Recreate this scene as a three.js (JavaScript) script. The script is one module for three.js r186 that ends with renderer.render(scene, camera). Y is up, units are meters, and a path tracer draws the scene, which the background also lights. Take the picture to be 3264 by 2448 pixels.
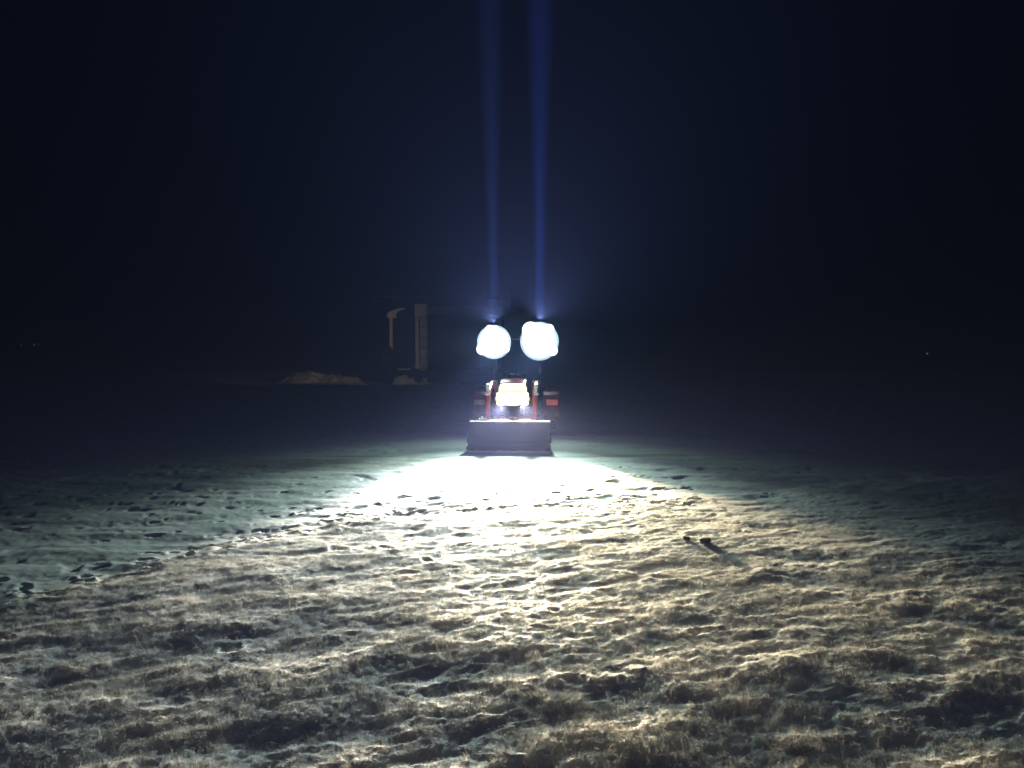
import * as THREE from 'three';
import { RoundedBoxGeometry } from 'three/addons/geometries/RoundedBoxGeometry.js';
import { mergeGeometries } from 'three/addons/utils/BufferGeometryUtils.js';
import { ImprovedNoise } from 'three/addons/math/ImprovedNoise.js';

// ------------------------------------------------------------------ camera, sky, night fill light, exposure
const scene = new THREE.Scene();
const EYE = 2.05, FOCAL = 2625;                       // metres; pixels of the 3264-wide photograph
const camera = new THREE.PerspectiveCamera(2 * Math.atan(1224 / FOCAL) * 180 / Math.PI, 4 / 3, 0.1, 1500);
camera.position.set(0, EYE, 0);
camera.rotation.x = -Math.atan(124 / FOCAL);
const renderer = new THREE.WebGLRenderer({ antialias: true });
renderer.toneMapping = THREE.LinearToneMapping;
renderer.toneMappingExposure = 1;
renderer.shadowMap.enabled = true;
{
  const w = 64, h = 32, d = new Float32Array(w * h * 4);
  for (let i = 0; i < w * h; i++) d.set([0.00012, 0.00015, 0.0003, 1], i * 4);
  const t = new THREE.DataTexture(d, w, h, THREE.RGBAFormat, THREE.FloatType);
  t.mapping = THREE.EquirectangularReflectionMapping; t.needsUpdate = true;
  scene.background = t; scene.environment = t;
}
const night_fill = new THREE.DirectionalLight(new THREE.Color().setRGB(0.42, 0.55, 1), 0.013);  // unseen faint blue fill, added to keep the shadows off black
night_fill.name = 'night_fill'; night_fill.position.set(12, 40, 30); night_fill.castShadow = true; night_fill.shadow.radius = 4;
night_fill.shadow.camera.left = night_fill.shadow.camera.bottom = -50; night_fill.shadow.camera.right = night_fill.shadow.camera.top = 50; night_fill.shadow.camera.far = 200;
scene.add(night_fill);
scene.fog = new THREE.FogExp2(new THREE.Color().setRGB(0.31, 0.4, 0.95), 0.004);

// ------------------------------------------------------------------ helpers
let seed = 20231;
const rnd = () => { seed = (seed + 0x6d2b79f5) | 0; let t = Math.imul(seed ^ (seed >>> 15), 1 | seed); t = (t + Math.imul(t ^ (t >>> 7), 61 | t)) ^ t; return ((t ^ (t >>> 14)) >>> 0) / 4294967296; };
const rr = (a, b) => a + (b - a) * rnd();
const perlin = new ImprovedNoise();
const N = (x, z, k = 0) => perlin.noise(x, k * 7.31 + 0.37, z);
const sstep = (a, b, x) => { const t = Math.min(1, Math.max(0, (x - a) / (b - a))); return t * t * (3 - 2 * t); };
const lerp = (a, b, t) => a + (b - a) * t;
const rgb = (r, g, b) => new THREE.Color().setRGB(r, g, b);
const used = new Map();
function numbered(name) { const n = used.get(name) ?? 0; used.set(name, n + 1); return n ? name + '_' + String(n).padStart(3, '0') : name; }
function tag(o, label, category, group) { o.userData.label = label; o.userData.category = category; if (group) o.userData.group = group; return o; }
function thing(name, label, category, [x, y, z], turn = 0, group) {
  const o = new THREE.Group(); o.name = numbered(name); o.position.set(x, y, z); o.rotation.y = turn; scene.add(o);
  return tag(o, label, category, group);
}
function part(name, geos, m, parent) {
  const list = [].concat(geos).map((g) => (g.index ? g.toNonIndexed() : g));
  if (list.length > 1) for (const g of list) for (const k of Object.keys(g.attributes)) if (!['position', 'normal', 'uv'].includes(k)) g.deleteAttribute(k);
  const o = new THREE.Mesh(list.length > 1 ? mergeGeometries(list) : list[0], m);
  o.name = name; o.castShadow = o.receiveShadow = true; parent.add(o); return o;
}
const put = (g, x = 0, y = 0, z = 0, rx = 0, ry = 0, rz = 0) => g.applyMatrix4(new THREE.Matrix4().compose(new THREE.Vector3(x, y, z), new THREE.Quaternion().setFromEuler(new THREE.Euler(rx, ry, rz)), new THREE.Vector3(1, 1, 1)));
const box = (w, h, d, x, y, z, r = 0.008, rx = 0, ry = 0, rz = 0) => put(new RoundedBoxGeometry(w, h, d, 2, Math.min(r, w / 2.2, h / 2.2, d / 2.2)), x, y, z, rx, ry, rz);
function bar(a, b, r, r2 = r, n = 12) {
  const A = new THREE.Vector3(...a), B = new THREE.Vector3(...b), d = B.clone().sub(A);
  const g = new THREE.CylinderGeometry(r2, r, d.length(), n);
  g.applyQuaternion(new THREE.Quaternion().setFromUnitVectors(new THREE.Vector3(0, 1, 0), d.clone().normalize()));
  return g.translate(...A.add(B).multiplyScalar(0.5).toArray());
}
const tube = (pts, r, n = 24, s = 10) => new THREE.TubeGeometry(new THREE.CatmullRomCurve3(pts.map((p) => new THREE.Vector3(...p))), n, r, s);
// a side profile given as [z, y] points, extruded over x0..x1
function profile(pts, x0, x1, bevel = 0.004) {
  const s = new THREE.Shape(pts.map(([z, y]) => new THREE.Vector2(-z, y)));
  const g = new THREE.ExtrudeGeometry(s, { depth: x1 - x0 - 2 * bevel, bevelEnabled: bevel > 0, bevelSize: bevel, bevelThickness: bevel, bevelSegments: 2, curveSegments: 12 });
  g.translate(0, 0, x0 + bevel); g.rotateY(Math.PI / 2); return g;
}
function noiseTexture(size, f, repeat) {
  const d = new Uint8Array(size * size * 4);
  for (let y = 0; y < size; y++) for (let x = 0; x < size; x++) { const v = f(x / size, y / size) * 255; d.set([v, v, v, 255], (y * size + x) * 4); }
  const t = new THREE.DataTexture(d, size, size); t.wrapS = t.wrapT = THREE.RepeatWrapping; t.magFilter = THREE.LinearFilter; t.minFilter = THREE.LinearFilter;
  if (repeat) t.repeat.set(repeat, repeat);
  t.needsUpdate = true; return t;
}
// tileable noise: Perlin on a torus-like fold
const tile = (u, v, f, k) => { const s = (a, b) => N((u + a) * f, (v + b) * f, k); const wu = u, wv = v; return lerp(lerp(s(0, 0), s(-1, 0), wu), lerp(s(0, -1), s(-1, -1), wu), wv); };
const grainTex = noiseTexture(256, (u, v) => Math.min(1, Math.max(0, 0.5 + 0.5 * (tile(u, v, 14, 1) + 0.7 * tile(u, v, 37, 2) + 0.5 * tile(u, v, 80, 3)))), 1);
const wearTex = noiseTexture(256, (u, v) => Math.min(1, Math.max(0.25, 0.62 + 0.5 * (tile(u, v, 5, 4) + 0.6 * tile(u, v, 19, 5)))), 2);

// ------------------------------------------------------------------ ground
// edge of the grassy bank in front of the camera: beyond it the snow lies smooth
const EDGE = [[-30, 2], [-6, -4.4], [-3.9, -6.2], [-2.5, -8.7], [-0.8, -9.9], [1, -10.2], [2.6, -10.6], [5, -11.6], [9, -13.4], [30, -18]];
function edgeZ(x) {
  for (let i = 1; i < EDGE.length; i++) if (x < EDGE[i][0]) { const [a, b] = [EDGE[i - 1], EDGE[i]]; return lerp(a[1], b[1], (x - a[0]) / (b[0] - a[0])); }
  return -18;
}
const bank = (x, z) => sstep(-0.7, 0.6, z - edgeZ(x) + 0.7 * N(x * 0.9, z * 0.9, 9) + 0.3 * N(x * 3, z * 3, 8));
// trodden prints: [x, z, angle, half length, half width, depth]
const cells = new Map(), cell = (x, z) => Math.floor(x) * 1000 + Math.floor(z);
function print(x, z, s = 1) {
  const p = [x, z, rr(-0.9, 0.9), rr(0.09, 0.17) * s, rr(0.055, 0.085) * s, rr(0.035, 0.065) * s];
  for (let i = -1; i < 2; i++) for (let j = -1; j < 2; j++) { const k = cell(x + i, z + j); if (!cells.has(k)) cells.set(k, []); cells.get(k).push(p); }
}
for (let i = 0; i < 520; i++) { const x = rr(-8, 2.6), u = rnd() * rnd() * 2.2 - 0.35; print(x, edgeZ(x) - u, rr(0.35, 0.9)); }
for (let i = 0; i < 340; i++) print(rr(-9, 3.5), rr(-14.2, -8.5), rr(0.3, 0.62));
for (let i = 0; i < 24; i++) print(rr(-4, 4), rr(-9, -3.6), rr(0.6, 0.9));
function prints(x, z) {
  let h = 0; const list = cells.get(cell(x, z)); if (!list) return 0;
  for (const [px, pz, a, l, w, d] of list) {
    const dx = x - px, dz = z - pz, c = Math.cos(a), s = Math.sin(a), u = (dx * c + dz * s) / l, v = (-dx * s + dz * c) / w, q = Math.sqrt(u * u + v * v) * (1 + 0.55 * N(x / 0.09, z / 0.09, 15));
    if (q < 2.2) h += -d * (1 - sstep(0.1, 1.15, q)) + d * 0.2 * sstep(0.8, 1.15, q) * (1 - sstep(1.2, 2.1, q));
  }
  return -0.1 * Math.tanh(-h / 0.1);
}
const ridge = (x, z, k) => 1 - 2 * Math.abs(N(x, z, k));
function height(x, z) {
  const d = Math.hypot(x, z), B = bank(x, z), near = 1 - sstep(22, 45, d);
  let h = 0.1 * B - 0.14 * sstep(-8.2, -2.2, z) * B * near + 0.035 * N(x / 3.1, z / 2.4, 1) * near;
  if (near > 0) {
    // tussocks: long in the direction that the wind combed them
    const u = x * 0.93 - z * 0.37, v = x * 0.37 + z * 0.93, w = 0.25 * N(x * 1.1, z * 1.1, 6);
    const lumps = 0.021 * N(u / 1.1 + w, v / 0.55, 2) + 0.014 * N(u / 0.5, v / 0.3 + w, 3) + 0.009 * ridge(u / 0.5, v / 0.24, 4) + 0.006 * N(x / 0.13, z / 0.1, 5)
      - 0.01 * sstep(0.16, 0.42, N(u / 0.17 + w, v / 0.11, 18)) - 0.016 * sstep(0.2, 0.5, N(u / 0.5 + w, v / 0.22, 19)) + 0.006 * N(x / 0.055, z / 0.045, 7) + 0.005 * N(x / 0.026, z / 0.024, 16);
    const drift = 0.034 * N(x / 1.5, z / 0.6, 12) + 0.016 * N(x / 0.45, z / 0.22, 13) + 0.006 * N(x / 0.09, z / 0.07, 14) - 0.022 * sstep(0.2, 0.5, N(x / 0.3, z / 0.34, 22)) * sstep(-0.2, 0.2, N(x / 2.2, z / 1.6, 24));
    const rise = 0.7 + 0.4 * sstep(0, 5, x) * sstep(-9, -4, z) + 0.25 * sstep(-7, -3.5, z);
    const flat = 1 - 0.85 * (1 - sstep(0.9, 1.6, Math.abs(x))) * (1 - sstep(2.2, 3.4, Math.abs(z + 17.4)));
    h += near * flat * (B * lumps * rise + (1 - B) * drift + prints(x, z) * lerp(1, 0.75, B));
  }
  h += 0.19 * sstep(22, 38, -z);
  h += sstep(120, 520, d) * (14 + 26 * sstep(0, 1, 0.5 + N(x / 190, z / 190, 20))) * (0.65 + 0.35 * N(x / 70, z / 70, 21));
  return h;
}
const snowMat = new THREE.MeshPhysicalMaterial({ vertexColors: true, roughness: 0.72, bumpMap: grainTex, bumpScale: 0.004, specularIntensity: 0.4 });
const straw = (x, z) => {                     // 0 snow .. 1 matted straw showing
  const B = bank(x, z), n = 0.55 * N(x / 0.8, z / 0.6, 30) + 0.5 * N(x / 0.22, z / 0.18, 31) + 0.35 * N(x / 0.06, z / 0.05, 32);
  return Math.min(1, Math.max(0, B * (0.03 + 0.65 * n) + (1 - B) * sstep(0.3, 0.75, n) * 0.6 + 0.75 * sstep(-0.25, 0.3, N(x / 1.6, z / 0.3, 33)) * (1 - sstep(0.1, 0.34, Math.abs(z + 15.0 + 0.02 * x * x))) * (1 - sstep(3, 5.5, Math.abs(x)))
    + 0.5 * sstep(-0.3, 0.35, n + 0.3) * sstep(-14.9, -14.4, z) * (1 - sstep(-13.9, -13.3, z)) * (1 - sstep(-2.2, -0.9, x)) * sstep(-8, -5, x)));
};
{
  const radii = [0]; let r = 0.5;
  while (r < 900) { radii.push(r); r += r < 2.4 ? 0.12 : r < 26 ? Math.max(0.011, r * 0.0042) : r * 0.03; }
  const angles = []; const A = 0.78;
  for (let a = -A; a < A; a += 0.00185) angles.push(a);
  for (let a = A; a < 2 * Math.PI - A; a += 0.045) angles.push(a);
  const na = angles.length, nr = radii.length, pos = new Float32Array(na * nr * 3), col = new Float32Array(na * nr * 3), uv = new Float32Array(na * nr * 2), idx = [];
  for (let i = 0; i < nr; i++) for (let j = 0; j < na; j++) {
    const x = radii[i] * Math.sin(angles[j]), z = -radii[i] * Math.cos(angles[j]), k = i * na + j;
    pos.set([x, height(x, z), z], k * 3); uv.set([x * 1.7, z * 1.7], k * 2);
    const s = radii[i] < 60 ? straw(x, z) : 0.4, g = 1 + 0.12 * N(x / 0.04, z / 0.04, 40);
    col.set([lerp(0.8, 0.4, s) * g, lerp(0.82, 0.34, s) * g, lerp(0.84, 0.235, s) * g], k * 3);
  }
  for (let i = 0; i + 1 < nr; i++) for (let j = 0; j < na; j++) {
    const a = i * na + j, b = i * na + (j + 1) % na, c = a + na, d = b + na;
    if (i) idx.push(a, b, d);
    idx.push(a, d, c);
  }
  const g = new THREE.BufferGeometry();
  g.setAttribute('position', new THREE.BufferAttribute(pos, 3)); g.setAttribute('color', new THREE.BufferAttribute(col, 3)); g.setAttribute('uv', new THREE.BufferAttribute(uv, 2));
  g.setIndex(idx); g.computeVertexNormals();
  const o = new THREE.Mesh(g, snowMat); o.name = 'ground'; o.receiveShadow = o.castShadow = true; o.userData.kind = 'structure'; o.userData.label = 'snow covered rough grass field lit by the tractor lamps'; scene.add(o);
}

// ------------------------------------------------------------------ house porch far behind, at the left
const Zh = -40, gy = 0.19;
const hx = (px, z = Zh) => (px - 1632) / FOCAL * -z, hy = (py, z = Zh) => EYE - (py - 1100) / FOCAL * -z;
const stoneMat = new THREE.MeshStandardMaterial({ color: rgb(0.42, 0.37, 0.34), roughness: 0.9, bumpMap: grainTex, bumpScale: 0.02 });
const stoneMat2 = new THREE.MeshStandardMaterial({ color: rgb(0.36, 0.33, 0.31), roughness: 0.9, bumpMap: grainTex, bumpScale: 0.02 });
const postMat = new THREE.MeshStandardMaterial({ color: rgb(0.45, 0.38, 0.35), roughness: 0.7, bumpMap: grainTex, bumpScale: 0.004 });
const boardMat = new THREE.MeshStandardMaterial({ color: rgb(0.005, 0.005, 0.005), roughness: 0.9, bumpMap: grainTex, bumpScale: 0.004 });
{
  const ox = hx(1330), t = thing('house', 'house with a porch of round posts and a stone pier behind the tractor', 'house', [ox, gy, Zh]);
  const X = (px) => hx(px) - ox, Y = (py) => hy(py) - gy;
  const deck = Y(1175);
  // entablature over post and pier
  part('beam', [box(X(1364) - X(1323), Y(969) - Y(1009), 0.5, (X(1364) + X(1323)) / 2, (Y(969) + Y(1009)) / 2, -0.15, 0.02), box(3.6, 0.4, 0.28, X(1364) + 1.81, Y(990), -0.2, 0.02)], postMat, t);
  // round post with base and collar
  const post = (cx, y0, y1, r) => part('post', new THREE.LatheGeometry([[r * 1.7, 0], [r * 1.7, 0.1], [r * 1.15, 0.16], [r, 0.26], [r * 1.02, (y1 - y0) * 0.4], [r * 0.9, y1 - y0 - 0.1], [r * 1.25, y1 - y0 - 0.06], [r * 1.25, y1 - y0]].map(([a, b]) => new THREE.Vector2(a, b)), 24).translate(cx, y0, 0.02), postMat, t);
  post(X(1330), deck + 0.01, Y(1010), 0.105);
  post(X(1247), deck + 0.01, Y(1014), 0.088);
  part('capital', box(X(1265) - X(1237), Y(1000) - Y(1013.5), 0.42, X(1251), Y(1006.8), 0, 0.012), postMat, t);
  // curved brace that springs from the capital
  const s = new THREE.Shape(); s.moveTo(X(1238), Y(999.6)); s.quadraticCurveTo(X(1247), Y(988), X(1290), Y(982)); s.lineTo(X(1290), Y(986.5)); s.quadraticCurveTo(X(1272), Y(988), X(1266), Y(999.6)); s.closePath();
  part('arch_brace', new THREE.ExtrudeGeometry(s, { depth: 0.24, bevelSize: 0.006, bevelThickness: 0.006, bevelSegments: 1, curveSegments: 16 }).translate(0, 0, -0.12), postMat, t);
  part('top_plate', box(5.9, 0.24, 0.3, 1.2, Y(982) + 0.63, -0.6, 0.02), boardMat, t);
  // pier of rock-faced stone blocks, each its own mesh
  const rough = (w, h, d, k) => { const g = new THREE.BoxGeometry(w, h, d, 6, 6, 2), p = g.attributes.position; for (let i = 0; i < p.count; i++) { const x = p.getX(i), y = p.getY(i), e = Math.min(1, (w / 2 - Math.abs(x)) * 14, (h / 2 - Math.abs(y)) * 14); if (p.getZ(i) > d * 0.4) p.setZ(i, p.getZ(i) + 0.05 * Math.max(0, e) * (0.6 + N(x * 7 + k, y * 7, 50))); else p.setX(i, x * (1 + 0.02 * N(y * 9, k, 51))); } g.computeVertexNormals(); return g; };
  const y0 = deck + 0.01, y1 = Y(1010), n = 5, bh = (y1 - y0) / n, wide = X(1364) - X(1339);
  for (let i = 0; i < n; i++) part('stone_block', put(rough(wide - 0.012 * (i % 2), bh - 0.03, 0.4, i * 3.7), (X(1364) + X(1339)) / 2, y0 + bh * (i + 0.5), -0.2), i % 2 ? stoneMat : stoneMat2, t);
  part('mortar', box(wide - 0.06, y1 - y0, 0.34, (X(1364) + X(1339)) / 2, (y0 + y1) / 2, -0.21, 0.005), boardMat, t);
  // deck, step, dark walls and roof
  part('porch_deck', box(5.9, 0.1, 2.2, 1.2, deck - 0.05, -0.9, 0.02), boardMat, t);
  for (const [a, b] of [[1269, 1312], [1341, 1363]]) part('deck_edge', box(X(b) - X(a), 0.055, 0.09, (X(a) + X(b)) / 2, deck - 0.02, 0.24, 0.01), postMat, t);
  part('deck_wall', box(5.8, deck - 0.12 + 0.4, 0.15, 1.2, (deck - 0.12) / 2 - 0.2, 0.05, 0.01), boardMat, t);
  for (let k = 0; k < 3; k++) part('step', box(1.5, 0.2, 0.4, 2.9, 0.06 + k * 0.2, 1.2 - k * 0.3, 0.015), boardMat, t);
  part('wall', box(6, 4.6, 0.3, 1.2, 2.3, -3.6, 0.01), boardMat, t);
  const door = part('door', box(1, 2.1, 0.07, 2.9, deck + 1.05, -3.4, 0.01), boardMat, t); part('handle', box(0.03, 0.12, 0.05, 3.3, deck + 1, -3.34, 0.01), boardMat, door);
  for (const x of [-0.9, 1.2]) { const f = part('window', [box(1.1, 0.09, 0.1, x, deck + 2, -3.42), box(1.1, 0.09, 0.1, x, deck + 0.8, -3.42), box(0.09, 1.1, 0.1, x - 0.5, deck + 1.4, -3.42), box(0.09, 1.1, 0.1, x + 0.5, deck + 1.4, -3.42)], boardMat, t); part('pane', box(0.9, 1.1, 0.02, x, deck + 1.4, -3.43), boardMat, f); }
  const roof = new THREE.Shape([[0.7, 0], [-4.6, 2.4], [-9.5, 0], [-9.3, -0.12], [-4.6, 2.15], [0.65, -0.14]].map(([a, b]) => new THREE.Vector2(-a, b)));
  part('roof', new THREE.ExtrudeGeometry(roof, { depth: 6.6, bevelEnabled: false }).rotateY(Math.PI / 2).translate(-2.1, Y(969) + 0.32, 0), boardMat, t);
}
const dirtySnow = new THREE.MeshStandardMaterial({ color: rgb(0.4, 0.34, 0.28), roughness: 0.85, bumpMap: grainTex, bumpScale: 0.03 });
function mound(label, px0, px1, top, z, k) {
  const x0 = hx(px0, z), x1 = hx(px1, z), w = (x1 - x0) / 2, cx = (x0 + x1) / 2, cz = z, h = hy(top, z) - height(cx, cz), nu = 72, nv = 24, g = new THREE.PlaneGeometry(1, 1, nu, nv), p = g.attributes.position;
  for (let i = 0; i < p.count; i++) {
    const u = p.getX(i) * 2.1, v = p.getY(i) * 2.1, q = Math.hypot(u, v), lean = 1 + 0.22 * N(u * 2.2 + k, v * 2, 60);
    const y = h * Math.max(-0.3, (1 - q * q * lean)) * (0.6 + 0.6 * (0.5 - u * 0.45) + 0.3 * N(u * 1.7 + k, v, 63)) + (q < 1.1 ? 0.3 * h * N(u * 4 + k, v * 4, 61) + 0.16 * h * N(u * 11 + k, v * 9, 62) : 0);
    p.setXYZ(i, u * w, y, v * Math.min(1.4, w * 0.6));
  }
  const ix = g.index.array; for (let i = 0; i < ix.length; i += 3) { const a = ix[i]; ix[i] = ix[i + 1]; ix[i + 1] = a; }
  g.computeVertexNormals();
  const o = new THREE.Mesh(g, dirtySnow); o.name = numbered('snow_mound'); o.castShadow = o.receiveShadow = true; o.position.set(cx, height(cx, cz), cz); scene.add(o);
  return tag(o, label, 'snow mound');
}
mound('wide low mound of dirty snow out on its own left of the porch', 880, 1172, 1185, -38.5, 1.3);
mound('small mound of dirty snow at the foot of the porch posts', 1246, 1338, 1196, -38.9, 4.1);
mound('short lump of pale snow beneath the stone pier of the porch', 1336, 1372, 1203, -38.8, 7.7);

// unseen dark bush, added where the left post fades into darkness
{
  const z = -38.6, x = hx(1240, z), t = thing('added_shrub', 'unseen dark bush added to darken the foot of the left porch post', 'added_shrub', [x, height(x, z), z]);
  const twig = new THREE.MeshStandardMaterial({ color: rgb(0.012, 0.01, 0.008), roughness: 0.9 }), leafMat = new THREE.MeshStandardMaterial({ color: rgb(0.006, 0.008, 0.005), roughness: 0.9, side: THREE.DoubleSide });
  const stems = [], leaves = [], top = hy(1106, z) - height(x, z);
  for (let i = 0; i < 9; i++) { const a = rnd() * 6.28, q = rr(0.05, 0.22); stems.push(bar([0, -0.05, 0], [Math.cos(a) * q, top * rr(0.7, 0.95), Math.sin(a) * q], 0.02, 0.006, 6)); }
  for (let i = 0; i < 2600; i++) { const h = Math.pow(rnd(), 0.8), a = rnd() * 6.28, q = Math.sqrt(rnd()) * 0.36 * Math.sin(Math.PI * (0.12 + 0.8 * h)) * (0.8 + 0.4 * Math.sin(a * 3 + h * 9)); const g = new THREE.PlaneGeometry(0.09, 0.05); leaves.push(put(g, Math.cos(a) * q, top * h, Math.sin(a) * q, rr(-1.5, 1.5), rnd() * 6.28, rr(-1, 1))); }
  part('stem', stems, twig, t); part('foliage', leaves, leafMat, t).userData.kind = 'stuff';
}
// ------------------------------------------------------------------ tractor
const paint = new THREE.MeshPhysicalMaterial({ color: rgb(0.55, 0.075, 0.018), roughness: 0.42, roughnessMap: wearTex, clearcoat: 0.5, clearcoatRoughness: 0.25 });
const red = new THREE.MeshPhysicalMaterial({ color: rgb(0.2, 0.011, 0.01), roughness: 0.4, roughnessMap: wearTex, clearcoat: 0.4 });
const darkMetal = new THREE.MeshStandardMaterial({ color: rgb(0.035, 0.035, 0.04), roughness: 0.55, roughnessMap: wearTex, metalness: 0.3 });
const bucketMat = new THREE.MeshPhysicalMaterial({ color: rgb(0.012, 0.012, 0.016), roughness: 0.8, specularIntensity: 0.35, bumpMap: grainTex, bumpScale: 0.003 });
const steel = new THREE.MeshStandardMaterial({ color: rgb(0.55, 0.55, 0.56), roughness: 0.35, roughnessMap: wearTex, metalness: 0.9 });
const pale = new THREE.MeshStandardMaterial({ color: rgb(0.68, 0.68, 0.64), roughness: 0.5, roughnessMap: wearTex });
const rubber = new THREE.MeshStandardMaterial({ color: rgb(0.018, 0.018, 0.019), roughness: 0.88, bumpMap: grainTex, bumpScale: 0.003 });
const rimMat = new THREE.MeshStandardMaterial({ color: rgb(0.4, 0.1, 0.03), roughness: 0.5, roughnessMap: wearTex });
const vinyl = new THREE.MeshStandardMaterial({ color: rgb(0.02, 0.02, 0.022), roughness: 0.6 });
const glow = (r, g, b, k) => new THREE.MeshStandardMaterial({ color: rgb(0.6, 0.6, 0.6), roughness: 0.3, emissive: rgb(r, g, b), emissiveIntensity: k });
const T = thing('compact_tractor', 'red compact tractor facing the camera, two blazing lamps on top, dark loader bucket down', 'tractor', [0.117, 0, -19.2], -0.052);
function light(o, [x, y, z], [tx, ty, tz], radius) { o.position.set(x, y, z); o.castShadow = true; o.shadow.radius = radius; o.target.position.set(tx, ty, tz); T.add(o, o.target); }
{
  // wheels
  const wheel = (x, y, z, r, w, lugs) => {
    const g = new THREE.Group(); g.name = 'wheel'; g.position.set(x, y, z); T.add(g);
    const prof = [[r * 0.56, -w * 0.42], [r * 0.8, -w * 0.5], [r * 0.93, -w * 0.47], [r * 0.95, -w * 0.3], [r * 0.955, 0], [r * 0.95, w * 0.3], [r * 0.93, w * 0.47], [r * 0.8, w * 0.5], [r * 0.56, w * 0.42]];
    const geos = [new THREE.LatheGeometry(prof.map(([a, b]) => new THREE.Vector2(a, b)), 40).rotateZ(Math.PI / 2)];
    for (let i = 0; i < lugs; i++) for (const s of [-1, 1]) { const l = box(w * 0.52, r * 0.09, r * 0.1, 0, 0, 0, 0.008, 0, s * 0.6, 0); put(l, s * w * 0.23, r * 0.965, 0); l.rotateX((i + (s > 0 ? 0.5 : 0)) / lugs * Math.PI * 2); geos.push(l); }
    part('tyre', geos, rubber, g);
    part('rim', [new THREE.LatheGeometry([[0.02, w * 0.1], [r * 0.3, w * 0.12], [r * 0.5, w * 0.28], [r * 0.57, w * 0.43], [r * 0.57, -w * 0.43], [r * 0.5, -w * 0.28], [r * 0.3, -w * 0.12], [0.02, -w * 0.1]].map(([a, b]) => new THREE.Vector2(a, b)), 32).rotateZ(Math.PI / 2)], rimMat, g);
    part('hub', bar([-w * 0.2, 0, 0], [w * 0.2, 0, 0], r * 0.16), darkMetal, g);
  };
  for (const s of [-1, 1]) { wheel(s * 0.74, 0.52, 0, 0.54, 0.34, 16); wheel(s * 0.56, 0.3, 1.62, 0.31, 0.2, 14); }
  part('rear_axle', bar([-0.7, 0.52, 0], [0.7, 0.52, 0], 0.09), darkMetal, T);
  part('front_axle', [bar([-0.52, 0.3, 1.62], [0.52, 0.3, 1.62], 0.05), box(0.16, 0.14, 0.2, 0, 0.32, 1.62)], darkMetal, T);
  part('chassis', [box(0.3, 0.26, 2.0, 0, 0.5, 0.9, 0.02), box(0.42, 0.34, 0.7, 0, 0.55, 0.05, 0.03)], darkMetal, T);
  // rear fenders with a lens at the front of each
  for (const s of [-1, 1]) {
    const arc = []; for (let i = 0; i <= 14; i++) { const a = lerp(-0.35, Math.PI * 0.72, i / 14); arc.push([0.6 * Math.cos(a), 0.52 + 0.56 * Math.sin(a)]); }
    const inner = arc.map(([z, y]) => [z * 0.965, 0.52 + (y - 0.52) * 0.955]).reverse();
    const f = part('fender', profile([...arc, ...inner], s > 0 ? 0.62 : -0.98, s > 0 ? 0.98 : -0.62, 0.006), red, T);
    const lens = part('marker_lens', box(0.26, 0.125, 0.035, s * 0.82, 0.76, 0.62, 0.012), s > 0 ? glow(0.5, 0.006, 0.025, 0.42) : red, f);
    if (s > 0) lens.userData.label = 'lit red marker lens on the right fender';
  }
  // platform, dash, steering wheel, seat, levers
  part('platform', box(1.1, 0.04, 0.7, 0, 0.5, 0.62, 0.01), darkMetal, T);
  part('dash', [box(0.4, 0.5, 0.2, 0, 0.85, 0.78, 0.04), box(0.44, 0.08, 0.26, 0, 1.12, 0.74, 0.03, -0.3)], vinyl, T);
  const sw = part('steering_wheel', [put(new THREE.TorusGeometry(0.185, 0.014, 10, 40), 0, 1.36, 0.5, Math.PI / 2 - 0.55), bar([0, 1.08, 0.68], [0, 1.35, 0.5], 0.018), put(new THREE.CylinderGeometry(0.045, 0.05, 0.03, 20), 0, 1.36, 0.5, 0.5 - 1.05 + 0.0)], vinyl, T);
  for (let k = 0; k < 3; k++) { const a = k * 2.094 + 0.52, c = Math.cos(a) * 0.18, q = Math.sin(a) * 0.18; part('spoke', bar([0, 1.36, 0.5], [c, 1.36 + q * 0.52, 0.5 + q * 0.85], 0.009), steel, sw); }
  part('seat', [box(0.48, 0.12, 0.46, 0, 0.86, 0.05, 0.05), box(0.46, 0.46, 0.1, 0, 1.12, -0.2, 0.05, -0.12)], vinyl, T);
  for (const [x, z] of [[-0.36, 0.5], [0.38, 0.46]]) { const l = part('lever', bar([x, 0.8, z], [x * 1.02, 1.28, z - 0.05], 0.01), steel, T); part('knob', new THREE.SphereGeometry(0.028, 14, 10).translate(x * 1.02, 1.3, z - 0.052), vinyl, l); }
  // roll bar
  part('roll_bar', [tube([[-0.52, 0.75, -0.08], [-0.52, 1.5, -0.08], [-0.52, 2.08, -0.08], [-0.46, 2.18, -0.08], [0, 2.19, -0.08], [0.46, 2.18, -0.08], [0.52, 2.08, -0.08], [0.52, 1.5, -0.08], [0.52, 0.75, -0.08]], 0.035, 80, 12), box(0.1, 0.12, 0.12, -0.52, 1.45, -0.08), box(0.1, 0.12, 0.12, 0.52, 1.45, -0.08)], darkMetal, T);
  // hood, grille and front lights
  const hood = part('hood', profile([[0.85, 0.62], [0.85, 1.24], [1.1, 1.27], [1.6, 1.26], [1.82, 1.22], [1.9, 1.1], [1.91, 0.62]], -0.28, 0.28, 0.05), red, T);
  part('grille', [box(0.5, 0.3, 0.03, 0, 0.72, 1.965, 0.01), ...[...Array(7)].map((_, i) => box(0.47, 0.012, 0.02, 0, 0.61 + i * 0.036, 1.983, 0.003))], vinyl, hood);
  const hs = new THREE.Shape([[-0.29, 0], [0.29, 0], [0.285, 0.1], [0.25, 0.165], [0.19, 0.18], [-0.19, 0.18], [-0.25, 0.165], [-0.285, 0.1]].map(([a, b]) => new THREE.Vector2(a, b)));
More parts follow.
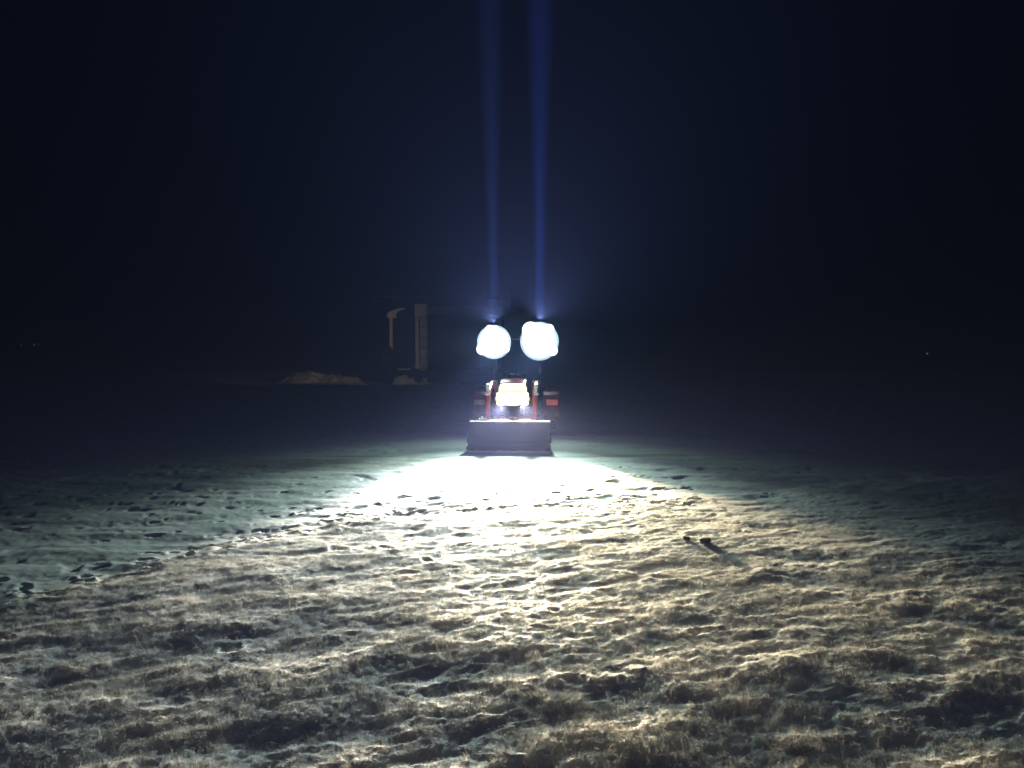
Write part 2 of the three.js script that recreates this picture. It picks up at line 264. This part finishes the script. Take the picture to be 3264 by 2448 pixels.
  part('headlight', new THREE.ExtrudeGeometry(hs, { depth: 0.03, bevelSize: 0.008, bevelThickness: 0.01, bevelSegments: 2 }).translate(0, 1.06, 1.95), glow(1, 0.86, 0.52, 1.05), T);
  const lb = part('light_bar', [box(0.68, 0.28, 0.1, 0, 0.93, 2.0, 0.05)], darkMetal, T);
  part('lens', box(0.66, 0.26, 0.05, 0, 0.93, 2.045, 0.022), glow(1, 0.78, 0.42, 5), lb);
  part('amber_glow_ring', put(new THREE.TorusGeometry(0.5, 0.03, 10, 48).scale(0.7, 0.28, 0.8), 0, 0.93, 2.05), glow(1, 0.42, 0.08, 0.9), lb);  // glowing ring added for the orange fringe of light round the lens
  for (const s of [-1, 1]) light(new THREE.SpotLight(s < 0 ? rgb(1, 0.82, 0.58) : rgb(1, 0.78, 0.47), 2300, 0, 0.31, 1, 2), [s * 0.2, 0.82, 2.26], [0.75 + s * 1.15, -0.7, 12], 2);
  // loader
  for (const s of [-1, 1]) {
    const outer = [[0.95, 1.2], [1.2, 1.27], [2.0, 1.2], [2.28, 1.1], [2.55, 0.75], [2.9, 0.34], [2.98, 0.2]], inner = [[2.85, 0.2], [2.75, 0.33], [2.42, 0.72], [2.2, 1.0], [1.95, 1.08], [1.2, 1.14], [0.95, 1.06]];
    const arm = part('loader_arm', profile([...outer, ...inner], s * 0.48 - 0.035, s * 0.48 + 0.035, 0.006), paint, T);
    part('cylinder', [bar([s * 0.48, 0.62, 1.0], [s * 0.48, 0.95, 1.85], 0.035), bar([s * 0.48, 0.95, 1.85], [s * 0.48, 1.06, 2.1], 0.018)], darkMetal, arm);
    part('arm_gleam', [box(0.075, 0.2, 0.09, s * 0.49, 1.16, 2.3, 0.02, 0, 0, -s * 0.12), box(0.1, 0.05, 0.08, s * 0.5, 1.045, 2.33, 0.02)], pale, arm);  // pale pieces stand in for lamplight gleaming on the arm knee
    part('loader_post', [box(0.09, 0.8, 0.14, s * 0.42, 0.86, 0.95, 0.015), box(0.3, 0.08, 0.12, s * 0.3, 0.5, 0.95, 0.01)], paint, T);
  }
  part('cross_tube', [box(0.42, 0.16, 0.1, -0.3, 0.5, 2.62, 0.012), box(0.42, 0.16, 0.1, 0.3, 0.5, 2.62, 0.012)], paint, T);
  part('coupler', [box(0.2, 0.18, 0.14, 0, 0.51, 2.62, 0.02), box(0.06, 0.2, 0.08, 0, 0.5, 2.7, 0.01)], darkMetal, T);
  part('hose', [tube([[-0.4, 0.57, 2.7], [-0.25, 0.55, 2.72], [-0.1, 0.51, 2.73], [0.02, 0.53, 2.74]], 0.014), tube([[0.34, 0.57, 2.7], [0.2, 0.54, 2.72], [0.06, 0.5, 2.74]], 0.014)], rubber, T);
  // bucket, open towards the camera
  const back = [[3.06, 0.545], [3.035, 0.3], [3.03, 0.16], [3.07, 0.07], [3.16, 0.03], [3.52, 0.018]], thick = [[3.52, 0.034], [3.17, 0.048], [3.09, 0.085], [3.052, 0.165], [3.057, 0.3], [3.082, 0.545]];
  const bk = part('bucket', profile([...back, ...thick], -0.775, 0.775, 0.003), bucketMat, T);
  for (const s of [-1, 1]) part('side_plate', [profile([[3.03, 0.53], [3.16, 0.53], [3.34, 0.3], [3.5, 0.1], [3.52, 0.016], [3.15, 0.016], [3.02, 0.12]], s > 0 ? 0.776 : -0.79, s > 0 ? 0.79 : -0.776, 0.002), box(0.028, 0.09, 0.2, s * 0.804, 0.2, 3.25, 0.006), box(0.022, 0.05, 0.44, s * 0.801, 0.07, 3.3, 0.006)], bucketMat, bk);
  part('cutting_edge', box(1.6, 0.022, 0.14, 0, 0.024, 3.57, 0.005), steel, bk);
  part('top_lip', box(1.59, 0.03, 0.07, 0, 0.556, 3.07, 0.008), steel, bk);
  part('bucket_hook', [box(0.05, 0.09, 0.03, -0.55, 0.6, 3.04, 0.012), box(0.16, 0.05, 0.06, -0.55, 0.585, 3.0, 0.02)], pale, bk);

  // work lamps on the roll bar: round lenses enlarged to include their bloom, lights in front
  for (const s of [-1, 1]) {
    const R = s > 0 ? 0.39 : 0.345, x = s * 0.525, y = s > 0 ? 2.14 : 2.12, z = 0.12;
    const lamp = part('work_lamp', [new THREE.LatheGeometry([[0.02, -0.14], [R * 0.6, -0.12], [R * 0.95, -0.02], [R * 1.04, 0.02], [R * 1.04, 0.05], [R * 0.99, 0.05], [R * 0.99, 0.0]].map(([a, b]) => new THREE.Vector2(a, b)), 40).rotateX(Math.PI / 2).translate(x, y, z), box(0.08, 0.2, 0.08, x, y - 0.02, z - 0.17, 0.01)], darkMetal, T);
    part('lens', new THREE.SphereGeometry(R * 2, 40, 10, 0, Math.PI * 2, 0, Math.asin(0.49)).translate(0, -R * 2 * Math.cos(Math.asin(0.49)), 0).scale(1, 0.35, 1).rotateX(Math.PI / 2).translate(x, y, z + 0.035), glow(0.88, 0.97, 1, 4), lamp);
    part('halo_ring', put(new THREE.TorusGeometry(R * 1.05, R * 0.09, 12, 48), x, y, z + 0.045), glow(0.6, 0.85, 1, 0.85), lamp);  // emissive ring stands in for the soft halo at the lens edge
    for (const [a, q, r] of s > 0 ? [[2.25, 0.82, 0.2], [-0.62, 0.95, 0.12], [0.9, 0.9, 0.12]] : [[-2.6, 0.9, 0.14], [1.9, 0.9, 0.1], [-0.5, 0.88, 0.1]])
      part('bloom_lobe', new THREE.SphereGeometry(r, 18, 12).scale(1, 1, 0.5).translate(x + Math.cos(a) * R * q, y + Math.sin(a) * R * q, z + 0.07), glow(0.85, 0.97, 1, 2.2), lamp);  // glowing lobes added to give the bloom its lumpy outline
    light(new THREE.SpotLight(rgb(0.9, 0.98, 1), 430, 0, 0.235, 1, 2), [x, y, z + 0.3], [-0.55 + s * 0.2, 0, 7.2], 4);
    light(new THREE.SpotLight(rgb(0.75, 1, 0.85), 220, 0, 0.56, 1, 2), [x, y, z + 0.3], [x, y - 1, 9], 4);
    light(new THREE.SpotLight(rgb(0.58, 1, 0.66), 14, 0, 0.98, 1, 2), [x, y - 0.05, z + 0.3], [x, y - 2, 9], 4);
    // upward lens and narrow beam, added to draw the vertical lens streaks
    part('added_beam_lens', new THREE.CylinderGeometry(0.1, 0.11, 0.02, 28).translate(x, y + R * 1.04 + 0.012, z), glow(0.5, 0.65, 1, 2), lamp);
    light(new THREE.SpotLight(s > 0 ? rgb(0.2, 0.36, 1) : rgb(0.3, 0.48, 1), s > 0 ? 10500 : 6500, 0, 0.054, 1, 2), [x, y + R * 1.04 + 0.13, z], [x - (s < 0 ? 0.1 : 0), y + 8, z], 5);
    light(new THREE.SpotLight(rgb(0.8, 0.87, 1), 84, 0, 1.5, 1, 2), [x, y + R * 1.04 + 0.1, z], [x + s * 2.2, y + 8, z], 1);  // broad upward fill, added to raise the haze glow round the lamp
  }
  // lamp at the back, trimmed by an unseen baffle added to shape its light on the porch
  const rl = part('rear_lamp', [box(0.12, 0.1, 0.08, -0.36, 2.0, -0.14, 0.02), bar([-0.36, 2.0, -0.1], [-0.4, 2.14, -0.08], 0.014)], darkMetal, T);
  part('lens', box(0.1, 0.08, 0.012, -0.36, 2.0, -0.186, 0.005), glow(1, 0.75, 0.5, 1.5), rl);
  light(new THREE.SpotLight(rgb(1, 0.83, 0.68), 165, 0, 0.27, 0.6, 2), [-0.36, 2.0, -0.22], [-10, 2.0, -20], 0.1);
  part('added_baffle', [box(0.2, 0.4, 0.01, -0.352, 2.0, -0.6, 0.003), box(0.5, 0.2, 0.012, -0.69, 1.863, -0.602, 0.003)], darkMetal, rl);
}

// ------------------------------------------------------------------ clods, far lamps
const earth = new THREE.MeshStandardMaterial({ color: rgb(0.05, 0.037, 0.027), roughness: 0.95, bumpMap: grainTex, bumpScale: 0.01 });
function clod(label, px, py, size) {
  const d = EYE * FOCAL / (py - 1100), x = (px - 1632) / FOCAL * d, z = -d;
  const g = new THREE.IcosahedronGeometry(size, 4), p = g.attributes.position, v = new THREE.Vector3();
  for (let i = 0; i < p.count; i++) { v.fromBufferAttribute(p, i); const k = 1 + 0.5 * perlin.noise(v.x / size * 1.3 + px, v.y / size * 1.3, v.z / size * 1.3) + 0.2 * perlin.noise(v.x / size * 4 + px, v.y / size * 4, v.z / size * 4); p.setXYZ(i, v.x * k * 1.35, v.y * k * 0.8, v.z * k); }
  g.computeVertexNormals();
  const o = new THREE.Mesh(g, earth); o.name = numbered('earth_clod'); o.position.set(x, height(x, z) + size * 0.45, z); o.castShadow = o.receiveShadow = true; scene.add(o); return tag(o, label, 'clod');
}
clod('largest dark clod of earth on the snowy grass right of the bright pool', 2255, 1768, 0.04);
clod('small dark clod just left of the largest clod', 2195, 1757, 0.026);
const poleMat = new THREE.MeshStandardMaterial({ color: rgb(0.05, 0.05, 0.05), roughness: 0.8 });
for (const [px, py, r, k, label] of [[70, 1099, 0.09, 0.05, 'leftmost of the faint far lights at the left edge'], [110, 1099, 0.1, 0.07, 'middle of the three faint far lights at the left edge'], [126, 1097, 0.07, 0.04, 'rightmost and faintest of the far lights at the left edge'], [2955, 1127, 0.1, 0.16, 'lone faint far light at the right in the dark']]) {
  const z = -110, x = hx(px, z), y = hy(py, z), g0 = height(x, z), t = thing('yard_lamp', label, 'lamp', [x, g0, z]);
  part('lamp_globe', new THREE.SphereGeometry(r, 14, 10).translate(0, y - g0, 0), glow(1, 0.97, 0.92, k), t);
  part('post', bar([0, -0.3, 0], [0, y - g0 - r * 0.9, 0], 0.03), poleMat, t);
}

// ------------------------------------------------------------------ grass: nobody could count it
{
  const tuft = (blades, len, lean, wide) => {
    const geos = [];
    for (let b = 0; b < blades; b++) {
      const a = rnd() * Math.PI * 2, l = len * rr(0.5, 1.15), bend = lean * rr(0.4, 1.3), w = wide * rr(0.7, 1.2), bx = rr(-0.02, 0.02), bz = rr(-0.02, 0.02), n = 3, pos = [], idx = [];
      for (let i = 0; i <= n; i++) {
        const t = i / n, th = bend * t, out = l * t * Math.sin(th), up = l * t * Math.cos(th), ww = w * (1 - t * 0.85) / 2;
        for (const s of [-1, 1]) pos.push(bx + Math.cos(a) * out - Math.sin(a) * ww * s, up, bz + Math.sin(a) * out + Math.cos(a) * ww * s);
        if (i) idx.push(i * 2 - 2, i * 2 - 1, i * 2 + 1, i * 2 - 2, i * 2 + 1, i * 2);
      }
      const g = new THREE.BufferGeometry(); g.setAttribute('position', new THREE.Float32BufferAttribute(pos, 3)); g.setIndex(idx); g.computeVertexNormals(); geos.push(g.toNonIndexed());
    }
    return mergeGeometries(geos);
  };
  const blade = new THREE.MeshPhysicalMaterial({ color: 0xffffff, roughness: 0.9, transmission: 0.22, thickness: 0, side: THREE.DoubleSide, specularIntensity: 0.3 });
  const M = new THREE.Matrix4(), P = new THREE.Vector3(), Q = new THREE.Quaternion(), S = new THREE.Vector3(), E = new THREE.Euler(), C = new THREE.Color();
  const sow = (name, label, geo, count, near, far, tall, flop, keep) => {
    const o = new THREE.InstancedMesh(geo, blade, count); let n = 0, guard = 0;
    while (n < count && guard++ < count * 12) {
      const r = near + (far - near) * Math.pow(rnd(), 0.8), a = rr(-0.66, 0.66), x = r * Math.sin(a), z = -r * Math.cos(a);
      if (rnd() > keep(x, z)) continue;
      const k = rr(0.6, 1.25) * tall;
      P.set(x, height(x, z) - 0.006, z); E.set(rr(-1, 1) * flop, rnd() * 6.28, rr(-1, 1) * flop); Q.setFromEuler(E); S.set(rr(0.8, 1.3), k, rr(0.8, 1.3));
      o.setMatrixAt(n, M.compose(P, Q, S));
      const f = rnd(), frost = f < 0.87 ? rr(0.7, 1) : rr(0, 0.5);
      o.setColorAt(n, C.setRGB(lerp(0.34, 0.8, frost), lerp(0.26, 0.8, frost), lerp(0.14, 0.78, frost)).multiplyScalar(rr(0.7, 1.1)));
      n++;
    }
    o.count = n; o.name = name; o.castShadow = o.receiveShadow = true; o.userData.kind = 'stuff'; o.userData.label = label; o.userData.category = 'grass'; scene.add(o);
  };
  const matted = (x, z) => bank(x, z) * Math.min(1, Math.max(0.03, 0.25 + 0.8 * straw(x, z)));
  sow('matted_grass', 'frosted matted grass over the near snowy bank', tuft(6, 0.03, 1.45, 0.0016), 150000, 2.6, 13, 1, 0.7, matted);
  sow('grass_stems', 'thin upright dry grass stems poking through the snow', tuft(3, 0.062, 0.6, 0.0016), 14000, 2.6, 16, 1, 0.4, (x, z) => (0.04 + bank(x, z)) * sstep(-0.35, 0.5, N(x / 0.7, z / 0.6, 70) + 0.5 * N(x * 4, z * 4, 71)));
}
renderer.render(scene, camera);
